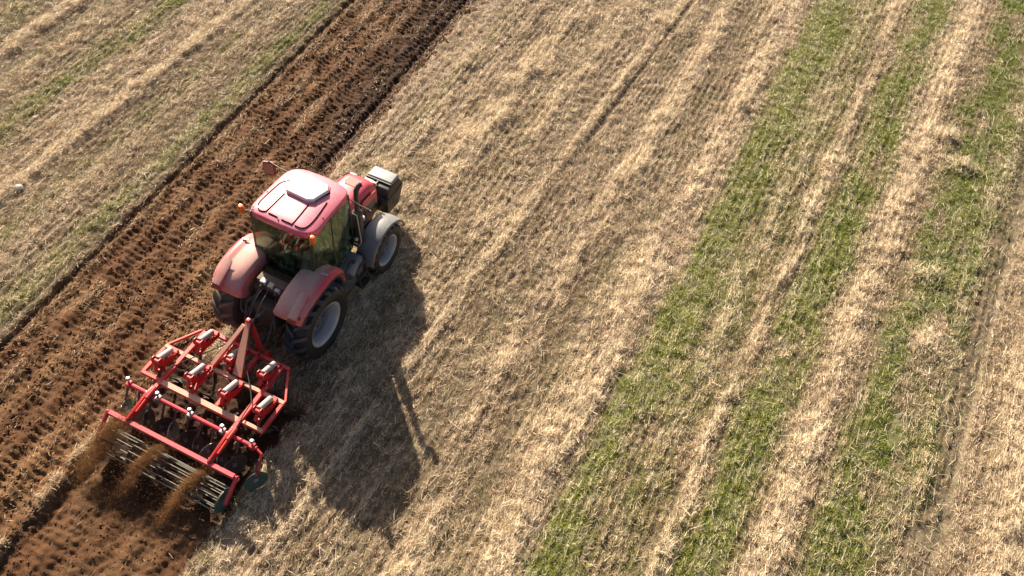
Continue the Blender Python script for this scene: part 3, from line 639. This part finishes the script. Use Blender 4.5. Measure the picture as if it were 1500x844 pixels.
pane('windscreen', [(.58, 2.04, 1.34), (-.58, 2.04, 1.34), (-.68, 1.88, 3.0), (.68, 1.88, 3.0)], .06)
# inside the cab
b = MB(); b.box((0, .95, 1.72), (.52, .50, .14), .05, 3); b.box((0, .68, 2.10), (.50, .14, .66), .05, 3, Matrix.Rotation(-.15, 3, 'X')); b.box((0, .60, 2.50), (.28, .10, .20), .04, 3); b.box((0, .95, 1.52), (.34, .34, .30), .03); b.build('driver_seat', M['seat'], cab)
b = MB(); b.box((.42, .95, 1.92), (.16, .62, .10), .03, 2); b.tube([(.42, 1.1, 1.5), (.42, 1.0, 1.9)], .03); b.build('armrest_console', M['inner'], cab)
b = MB(); b.tube([(0, 1.65, 1.35), (0, 1.50, 2.0)], .04)
b.tube([(.19*math.cos(a), 1.47+.06*math.sin(a)*1.5, 2.03+.17*math.sin(a)*.9) for a in [2*math.pi*k/20 for k in range(21)]], .014, 6)
b.beam((-.18, 1.47, 2.03), (.18, 1.47, 2.03), .03, .02, .002); b.build('steering_wheel', M['black'], cab)
b = MB(); b.box((.55, 1.75, 2.2), (.22, .05, .30), .02); b.build('display', M['black'], cab)
# ---- mirrors
for s_ in (-1, 1):
    if s_ < 0: c_ = V3((-1.50, 2.06, 2.62)); A0 = V3((-.72, 1.90, 2.95)); sz = (.27, .07, .38)
    else: c_ = V3((1.22, 1.86, 2.70)); A0 = V3((.70, 1.93, 2.86)); sz = (.13, .07, .30)
    b = MB(); b.box(c_, sz, .03, 3, Matrix.Rotation(.35 if s_ < 0 else .25, 3, 'Z')); mr = b.build('mirror', M['darkred'] if s_ < 0 else M['black'], T)
    b = MB(); b.tube([A0, A0.lerp(c_, .5)+V3((0, 0, .06)), c_+V3((0, 0, sz[2]/2+.02)), c_], .014, 6); b.build('mirror_arm', M['black'], mr)
    b = MB(); b.box(c_+V3((0.008*s_, -.036, 0)), (sz[0]-.04, .008, sz[2]-.06), .002, 1, Matrix.Rotation(.35 if s_ < 0 else .25, 3, 'Z')); b.build('mirror_glass', M['mirrorglass'], mr)
# ---- exhaust stack by the right front pillar
b = MB(); b.lathe([(0, 0), (0, .075), (.02, .12), (.95, .12), (1.0, .08), (1.02, .065), (1.05, .06)], (.70, 2.16, 1.30), (0, 0, 1), 20)
ex = b.build('exhaust_stack', M['black'], T)
b = MB(); b.tube([(.70, 2.16, 2.30), (.70, 2.16, 2.75), (.71, 2.17, 2.92), (.74, 2.22, 3.02), (.78, 2.28, 3.06)], [.062, .062, .062, .058, .055], 12, False); b.build('tail_pipe', M['black'], ex)
b = MB(); b.tube([(.56, 2.36, 1.5), (.56, 2.36, 2.2)], .055, 12); b.tube([(.56, 2.36, 2.18), (.60, 2.30, 2.32), (.68, 2.2, 2.35)], .04, 10); b.build('air_intake_pipe', M['black'], ex)
b = MB(); b.box((.50, 2.30, 1.50), (.20, .40, .50), .04, 2); b.box((.56, 2.62, 1.32), (.16, .30, .30), .03, 2); b.build('engine_side_box', M['black'], T)
b = MB(); b.lathe([(0, 0), (0, .05), (.05, .055), (.09, .04), (.10, 0)], (.66, 2.42, 1.76), (0, 0, 1), 14); b.build('filler_cap', M['couple'], T)
b = MB(); b.lathe([(0, 0), (0, .04), (.04, .05), (.07, .03), (.08, 0)], (.74, 1.98, 1.52), (0, 0, 1), 12); b.build('filler_cap', M['couple'], T)
# grab rails and small fittings
b = MB(); b.tube([(.80, 1.98, 1.35), (.86, 2.0, 1.5), (.80, 1.99, 2.35), (.72, 1.95, 2.42)], .013, 6); b.build('grab_rail', M['couple'], T)
b = MB(); b.tube([(-.80, 1.98, 1.35), (-.86, 2.0, 1.5), (-.80, 1.99, 2.35), (-.72, 1.95, 2.42)], .013, 6); b.build('grab_rail', M['black'], T)
# ---- rear fenders
def fender(s_):
    prof = [(-.74, 1.66), (-.72, 1.76), (-.62, 1.90), (-.45, 2.00), (-.22, 2.06), (.05, 2.09), (.35, 2.09), (.60, 2.03), (.80, 1.90), (.92, 1.72), (.98, 1.50)]
    G = []
    for i, (y_, z_) in enumerate(prof):
        t = i/(len(prof)-1); xo = 1.13+.05*math.sin(math.pi*min(1, t*1.2)); xi = .40 if t < .15 else .44
        rz_ = .055*math.sin(math.pi*min(.5, t+.18))
        r = []
        for u, dz in ((0, -.34), (0.0, -.10), (.02, -.04), (.10, 0), (.35, .012), (.62, .004), (.70, .0), (.76, .028), (.90, .02), (.965, -.015), (1.0, -.06), (1.0, -.115)):
            nrm = V3((0, y_-.1, z_-1.0)).normalized()
            k = dz
            p = V3((s_*(xi+(xo-xi)*u), y_, z_))+nrm*k*(1.0)
            if u == 0 and dz < -.2: p.z = max(p.z, 1.4)
            r.append(p)
        G.append(r)
    m = MB(); m.grid(G, .014); f = m.build('rear_fender', M['fender'], T, sharp=45)
    # dark wheel arch lip
    m = MB(); m.tube([(s_*(1.135+.05*math.sin(math.pi*min(1, i/8.3))), y_*.985, z_-.085) for i, (y_, z_) in enumerate(prof)], .022, 6); m.build('fender_lip', M['black'], f)
    m = MB(); m.hull8([(s_*.83, -.78, 1.72), (s_*1.06, -.78, 1.72), (s_*1.06, -.60, 1.84), (s_*.83, -.60, 1.84), (s_*.845, -.80, 1.90), (s_*1.05, -.80, 1.90), (s_*1.05, -.24, 2.15), (s_*.845, -.24, 2.15)], .02, 2); bx = m.build('lamp_housing', M['fender'], f)
    m = MB(); m.box((s_*.947, -.812, 1.80), (.20, .035, .11), .012, 2); m.build('tail_light', M['redlens'], bx)
    m = MB(); m.box((s_*1.0, .38, 2.135), (.16, .05, .014), .004, 1, Matrix.Rotation(.2, 3, 'Z')); m.build('fender_reflector', M['couple'], f)
    m = MB(); m.box((s_*1.07, -.70, 1.86), (.06, .06, .05), .01); m.build('side_marker', M['redlens'], f)
    return f
fender(1); fender(-1)
# ---- front fenders
for s_ in (-1, 1):
    G = []
    for i in range(15):
        a = math.radians(18+150*i/14); rr = .80+.02*math.sin(math.radians(180*i/14)); r = []
        for u, dr in ((0, -.05), (.04, -.01), (.2, .01), (.5, .02), (.8, .01), (.95, -.01), (1, -.06)):
            r.append((s_*(.68+.50*u), 2.68+(rr+dr)*math.cos(a), .69+(rr+dr)*math.sin(a)))
        G.append(r)
    m = MB(); m.grid(G, .012); ff = m.build('front_fender', M['navy'], T)
    m = MB(); m.tube([(s_*.55, 2.68, 1.0), (s_*.66, 2.66, 1.42), (s_*.9, 2.66, 1.49)], .025, 8); m.build('fender_stay', M['black'], ff)
# ---- tanks and steps
b = MB(); b.box((.74, 1.45, .93), (.50, .86, .62), .12, 4); tk = b.build('fuel_tank', M['navy'], T)
b = MB(); b.tube([(.92, 1.55, 1.27), (.92, 1.55, 1.33)], .055, 14); b.build('fuel_cap', M['black'], tk)
b = MB(); b.lathe([(0, 0), (0, .10), (.02, .125), (.42, .125), (.44, .10), (.44, 0)], (1.0, 1.20, 1.18), (-.25, .95, 0), 20); b.build('air_tank', M['navy'], T)
b = MB(); b.box((-.74, 1.45, .93), (.44, .80, .60), .08, 3); b.build('battery_box', M['black'], T)
for s_ in (-1, 1):
    b = MB()
    for k in range(3): b.box((s_*(1.02-.05*k), 1.70, .48+.30*k), (.24, .34, .03), .006)
    b.beam((s_*1.10, 1.54, .45), (s_*.92, 1.54, 1.2), .03, .05); b.beam((s_*1.10, 1.87, .45), (s_*.92, 1.87, 1.2), .03, .05); b.build('cab_steps', M['black'], T)
# ---- rear end: couplers, linkage, hoses
for k in range(3):
    b = MB(); b.box((-.06+.17*k, -.30+.0*k, 1.98-.05*k), (.13, .12, .10), .02, 2); cp = b.build('hydraulic_coupler', M['couple'], T)
    b = MB(); b.tube([(-.06+.17*k, -.34, 1.96-.05*k), (-.06+.17*k, -.42, 1.93-.05*k)], .04, 12); b.build('coupler_cap', M['black'], cp)
b = MB(); b.box((.08, -.18, 1.80), (.70, .22, .34), .03, 2); b.box((-.26, -.25, 1.62), (.16, .18, .2), .02); b.box((.34, -.25, 1.55), (.14, .2, .24), .02); b.build('valve_block', M['blackdust'], T)
def link_arm(s_):
    b = MB(); b.tube([(s_*.24, -.38, 1.52), (s_*.34, -.62, 1.50)], .04, 8); b.tube([(s_*.34, -.62, 1.50), (s_*.40, -.80, .78)], .028, 8)
    la = b.build('lift_rod', M['blackdust'], T)
    b = MB(); b.beam((s_*.26, -.18, .62), (s_*.44, -1.08, .66), .045, .09); b.lathe([(-.04, .055), (.04, .055)], (s_*.44, -1.12, .66), n=14); b.build('lower_link', M['blackdust'], T)
link_arm(1); link_arm(-1)
b = MB(); b.tube([(.04, -.50, 1.30), (.05, -.78, 1.42)], .03, 8); b.tube([(.05, -.74, 1.40), (.05, -1.06, 1.50)], .017, 8); b.build('top_link', M['steel'], T)
b = MB(); b.beam((0, -.4, .55), (0, -.95, .50), .10, .06); b.build('drawbar', M['blackdust'], T)
hs = [((.0, -.40, 1.93), (-.05, -.75, 1.85), (-.02, -1.0, 1.55), (.02, -1.25, 1.25)), ((.11, -.40, 1.88), (.16, -.85, 1.85), (.14, -1.1, 1.5), (.10, -1.35, 1.1)), ((.28, -.38, 1.84), (.50, -.80, 1.62), (.52, -1.1, 1.15), (.40, -1.40, .95)),
      ((-.06, -.40, 1.92), (-.22, -.70, 1.6), (-.20, -1.0, 1.2), (-.10, -1.3, 1.05)), ((.3, -.3, 1.5), (.42, -.65, 1.3), (.45, -.9, .9), (.30, -1.0, .6))]
def bez(P, n=14):
    P = [V3(p) for p in P]; return [P[0]*(1-t)**3+P[1]*3*t*(1-t)**2+P[2]*3*t*t*(1-t)+P[3]*t**3 for t in [i/n for i in range(n+1)]]
for h_ in hs:
    b = MB(); b.tube(bez(h_), .015, 7); b.build('hydraulic_hose', M['hose'], T)

# ================================================================== CULTIVATOR
CZ = .85
C = empty('disc_cultivator', 'red tine and disc cultivator with a cage roller, hitched behind the tractor', 'cultivator', (.02, -1.3, 0))
C0 = V3((.02, -1.3, 0))
def cb(m, name, mat, parent=C): return m.build(name, mat, parent, -C0 if parent is C else None)
def bar(name, a, b_, w=.085, h=.085, mat='red'):
    m = MB(); m.beam(a, b_, w, h, .008); return cb(m, name, M[mat])
z = CZ-.04
bar('cross_beam', (-.90, -1.32, z), (1.14, -1.32, z), mat='red')
bar('cross_beam', (-1.48, -2.06, z), (1.52, -2.06, z), .09, .09, 'redtop')
bar('cross_beam', (-.97, -2.82, z), (.95, -2.82, z), .12, .10, 'redtop')
for x_, w_ in ((-.98, .095), (.97, .095)): bar('side_rail', (x_, -1.37, z+.012), (x_, -3.10, z+.012), w_, .085, 'red')
for x_ in (-.28, .36): bar('inner_rail', (x_, -1.37, z+.008), (x_, -2.76, z+.008), .085, .085, 'red')
for s_ in (-1, 1):
    cx = .02+s_*1.47
    bar('wing_rail', (cx, -2.11, z+.004), (cx, -2.78, z+.004), .08, .085, 'red')
    bar('wing_brace', (cx+s_*.02, -2.02, z), (.02+s_*1.10, -1.36, z), .05, .06, 'red')
    bar('wing_end', (cx+s_*.03, -2.80, z+.003), (.02+s_*1.03, -2.80, z+.003), .08, .085, 'redtop' if s_ > 0 else 'red')
# headstock
AP = V3((.05, -1.08, 1.50))
for s_ in (-1, 1):
    m = MB(); xo = .05+s_*.40
    m.prism([(xo, -1.22, z-.02), (xo-s_*.20, -1.22, z-.02), (AP.x+s_*.03, -1.10, 1.38), (AP.x+s_*.035, -1.04, 1.56), (AP.x+s_*.09, -1.06, 1.50)], .035, .005)
    cb(m, 'mast_leg', M['red'])
    m = MB(); m.beam((xo, -1.20, .82), (xo, -1.12, .60), .05, .12); m.lathe([(-.05, .03), (.05, .03)], (xo, -1.12, .64), n=10); cb(m, 'hitch_bracket', M['red'])
m = MB(); m.prism([(AP.x-.02, -1.06, 1.57), (AP.x+.06, -1.10, 1.54), (.44, -2.0, .90), (.22, -2.0, .90), (AP.x-.05, -1.14, 1.48)], .05, .006); cb(m, 'mast_brace', M['redtop'])
m = MB(); m.beam((AP.x-.06, -1.16, 1.46), (-.28, -2.02, .90), .10, .07, .008); cb(m, 'mast_brace', M['redtop'])
m = MB(); m.lathe([(-.08, .025), (.08, .025)], AP, n=10); m.box(AP+V3((0, 0, .03)), (.09, .09, .14), .02, 2); cb(m, 'top_pin', M['red'])
# tines
def make_tine(x_, y_):
    """spring-protected tine hanging from the beam in front; origin at the middle of its spring"""
    t = MB(); pts = [(0, .12, .98-1.05), (0, -.10, .90-1.05), (0, -.30, .70-1.05), (0, -.34, .48-1.05), (0, -.22, .22-1.05), (0, -.05, .02-1.05), (0, .08, -.14-1.05)]
    pts = [V3(p) for p in pts]
    for a, c in zip(pts, pts[1:]): t.beam(a, c, .07, .035, .004, (1, 0, 0))
    t.beam(pts[-2]+V3((0, .03, .02)), pts[-1]+V3((0, .04, -.02)), .02, .16, .004, (1, 0, 0))
    t.prism([(-.16, .02, -1.03), (0, .14, -1.12), (.16, .02, -1.03), (0, .04, -.99)], .015)
    return t
def tine(x_, y_):
    o = V3((x_, y_, 1.03)); 
    m = MB(); a, c = V3((0, -.20, .07)), V3((0, .20, -.07)); d = (c-a).normalized()
    m.lathe([(0, 0), (0, .055), (.012, .066), (.40, .066), (.412, .055), (.412, 0)], a, d, 20)
    sp = m.build('tine', M['spring'], C, o-C0)
    m = MB()
    for s_ in (-1, 1):
        m.prism([(s_*.082, -.30, .02), (s_*.082, -.25, .14), (s_*.082, -.17, .13), (s_*.082, -.12, -.02), (s_*.082, .22, -.16), (s_*.082, .24, -.26), (s_*.082, -.05, -.24), (s_*.082, -.22, -.12)], .018, .003)
    m.lathe([(-.10, .045), (.10, .045)], (0, -.245, .06), n=12); m.lathe([(-.10, .03), (.10, .03)], (0, .20, -.16), n=10)
    m.box((0, .24, -.20), (.19, .10, .14), .01)
    m.build('tine_bracket', M['red'], sp)
    m = make_tine(0, 0); m.build('tine_shank', M['tine'], sp)
    m = MB(); q = [(0, -.26, -.02), (0, -.34, -.14), (0, -.30, -.26), (0, -.16, -.30), (0, -.02, -.24)]; m.tube([V3(p) for p in q], .040, 10); m.build('tine_arm', M['red'], sp)
    return sp
sp0 = tine(-.78, -1.56)
for x_, y_ in ((.03, -1.62), (.84, -1.60), (-1.22, -2.33), (-.39, -2.34), (.44, -2.34), (1.27, -2.33)):
    c_ = sp0.copy(); COL.objects.link(c_); c_.parent = C; c_.location = V3((x_, y_, 1.03))-C0
    for ch in sp0.children:
        d_ = ch.copy(); COL.objects.link(d_); d_.parent = c_
for P_ in (((.12, -1.30, 1.15), (.2, -1.7, 1.05), (.6, -1.9, .95), (.97, -2.4, .92)), ((-.05, -1.25, 1.2), (-.3, -1.6, .98), (-.7, -2.0, .96), (-.97, -2.5, .92)), ((.97, -2.4, .92), (1.0, -2.7, .93), (1.05, -2.9, .95), (1.07, -3.05, .93))):
    m = MB(); m.tube(bez(P_), .012, 6); cb(m, 'hydraulic_hose', M['hose'])
# disc row
m = MB(); m.tube([(-1.58, -3.13, .74), (1.60, -3.13, .74)], .045, 10); cb(m, 'disc_bar', M['redpink'])
for x_ in (-1.54, -.80, .0, .79, 1.50):
    m = MB(); m.box((x_, -3.13, .74), (.10, .13, .13), .015, 2); cl_ = cb(m, 'bar_clamp', M['red'] if abs(x_) > 1 else M['steel'])
    m = MB(); m.lathe([(0, .022), (.10, .022), (.105, .045), (.15, .05), (.17, .03), (.172, 0)], (x_, -3.13, .78), (0, .15, 1), 12); m.build('adjuster_knob', M['steel'], cl_)
def disc(x_, y_, ang, mat, zc=.20, R_=.27, bary=-3.13):
    m = MB(); ax = V3((math.cos(ang), math.sin(ang), .12)).normalized(); prof = []; 
    nst = 8
    for i in range(nst+1):
        r = R_*i/nst; prof.append((.055*(r/R_)**2, r))
    for i in range(nst, -1, -1):
        r = R_*i/nst; prof.append((.055*(r/R_)**2+.006, r))
    m.lathe(prof, (x_, y_, zc), ax, 28); d_ = cb(m, 'disc', M[mat])
    m = MB(); m.lathe([(-.05, .0), (-.05, .05), (.05, .05), (.05, 0)], (x_, y_, zc), ax, 12); m.build('disc_hub', M['steel'], d_)
    m = MB(); m.tube([(x_, bary, .70), (x_+.02, bary-.12, .55), (x_+.01, y_+.10, .40), (x_-.03*math.copysign(1, ang), y_, zc)], .026, 8); m.build('disc_arm', M['tine'], d_)
for i, x_ in enumerate([-1.28, -.98, -.66, -.36, -.05, .26, .56, .86, 1.16]):
    disc(x_, -3.42-(.06 if i % 2 else 0), .38 if i % 2 else -.38, 'tine' if i % 3 else 'steel')
disc(-1.58, -3.44, .25, 'teal', .22, .20); 
m = MB(); m.tube([(1.58, -3.13, .74), (1.74, -3.18, .72), (1.80, -3.34, .62), (1.78, -3.5, .40)], .03, 8); cb(m, 'end_disc_arm', M['red'])
disc(1.76, -3.52, -.55, 'teal', .27, .25, -3.3)
# arms to the roller
for x_ in (-1.0, .98):
    m = MB()
    m.prism([(x_, -3.00, .90), (x_, -3.20, .92), (x_, -3.82, .80), (x_, -3.86, .70), (x_, -3.70, .66), (x_, -3.30, .64), (x_, -3.02, .72)], .06, .008); ra = cb(m, 'roller_arm', M['red'])
    m = MB(); m.lathe([(-.06, .035), (.06, .035)], (x_, -3.16, .84), n=10); m.lathe([(-.055, .025), (.055, .025)], (x_, -3.74, .74), n=10); m.build('pivot_pin', M['steel'], ra)
    m = MB(); m.tube([(x_+.09, -3.12, .93), (x_+.09, -3.62, .86)], .028, 10); m.tube([(x_+.09, -3.02, .93), (x_+.09, -3.3, .92)], .04, 10); m.build('adjuster_cylinder', M['red'], ra)
m = MB(); m.beam((-1.46, -3.82, .70), (1.58, -3.82, .70), .10, .09, .01); cb(m, 'roller_beam', M['redpink'])
for s_ in (-1, 1):
    x_ = .05+s_*1.56
    m = MB(); m.beam((x_, -3.78, .70), (x_, -4.26, .34), .05, .10, .008); cb(m, 'roller_end_arm', M['redpink'])
# cage roller
RC = V3((.05, -4.18, .27)); 
m = MB(); m.tube([(-1.46, 0, 0), (1.46, 0, 0)], .03, 10); ro = m.build('roller', M['tine'], C, RC-C0)
for s_ in (-1, 1):
    m = MB(); m.lathe([(s_*1.44, .0), (s_*1.44, .275), (s_*1.465, .275), (s_*1.465, 0)], (0, 0, 0), n=28); m.build('roller_end_plate', M['teal'], ro)
for x_ in (-.72, 0, .72):
    m = MB(); m.lathe([(x_, .06), (x_, .235), (x_+.012, .235), (x_+.012, .06)], (0, 0, 0), n=24, close=True); m.build('roller_ring', M['tine'], ro)
for k in range(11):
    a = 2*math.pi*(k+.35)/11; m = MB(); p = V3((0, .262*math.cos(a), .262*math.sin(a)))
    m.tube([(-1.43, p.y, p.z), (1.43, p.y, p.z)], .011, 8); m.build('roller_bar', M['rod'], ro)
# ---- soil thrown up behind the roller: three streams of crumbs
def spray(p0, p1, top, wd, n, label, seed):
    r_ = np.random.default_rng(seed); t = r_.beta(1.0, 1.5, n)**.9
    p0 = np.array(p0); p1 = np.array(p1)
    cx = p0[0]+(p1[0]-p0[0])*t**.8; cy = p0[1]+(p1[1]-p0[1])*t
    cz = p0[2]+(p1[2]-p0[2])*t**2+top*np.sin(np.pi*np.clip(t*1.5, 0, 1))
    ln = r_.integers(0, 26, n); lo = np.random.default_rng(seed+50).normal(0, 1, (26, 3))      # separate strands inside the stream
    g = lo[ln]*.7+r_.normal(0, .5, (n, 3)); k = r_.random(n) < .16; g[k] += r_.normal(0, 2.6, (int(k.sum()), 3))
    spd = wd*(.55+.55*np.sin(np.pi*np.clip(t*.8+.1, 0, 1))+.6*t)
    x_ = cx+g[:, 0]*spd; y_ = cy+g[:, 1]*(.04+.10*t); z_ = np.maximum(cz+g[:, 2]*(.025+.07*t), -.08)
    kk = (fbm(x_*1.0+z_, y_+z_*.6, .13, 300+seed, 2) > .20+.26*r_.random(n)) | (t < .12); x_, y_, z_ = x_[kk], y_[kk], z_[kk]; n = len(x_)
    rr = np.clip(r_.lognormal(-5.75, .45, n), .0015, .016)
    c_ = np.tile(np.array([.37, .175, .06]), (n, 1)); c_ = lerp(c_, (.15, .07, .028), r_.random(n)*.9)
    o = crumbs('thrown_soil', x_, y_, z_, rr, c_, SOM, 1.0); stuff(o, label, 'soil'); return o
spray((-1.02, -3.66, .66), (-1.32, -5.05, .0), .10, .105, 60000, 'widest stream of brown soil flung over the left end of the roller', 1)
spray((.02, -3.80, .62), (-.46, -4.95, .0), .08, .075, 42000, 'stream of brown soil flung over the middle of the roller', 2)
spray((1.02, -3.88, .58), (.62, -5.05, .0), .07, .065, 36000, 'thin stream of brown soil flung over the right end of the roller', 3)
# ---- a single pale stone on the left
m = MB(); bmesh.ops.create_icosphere(m.bm, subdivisions=3, radius=.085)
for v in m.bm.verts:
    k = 1+.25*math.sin(v.co.x*23+1)*math.cos(v.co.y*19)+.15*math.sin(v.co.z*31); v.co = V3((v.co.x*1.2*k, v.co.y*k, v.co.z*.7*k))
st_ = m.build('stone', simple('pale_limestone', (.66, .62, .55), .9), None, (-8.28, .38, .045)); st_['label'] = 'single pale stone lying by a bright straw row at the left edge'; st_['category'] = 'stone'
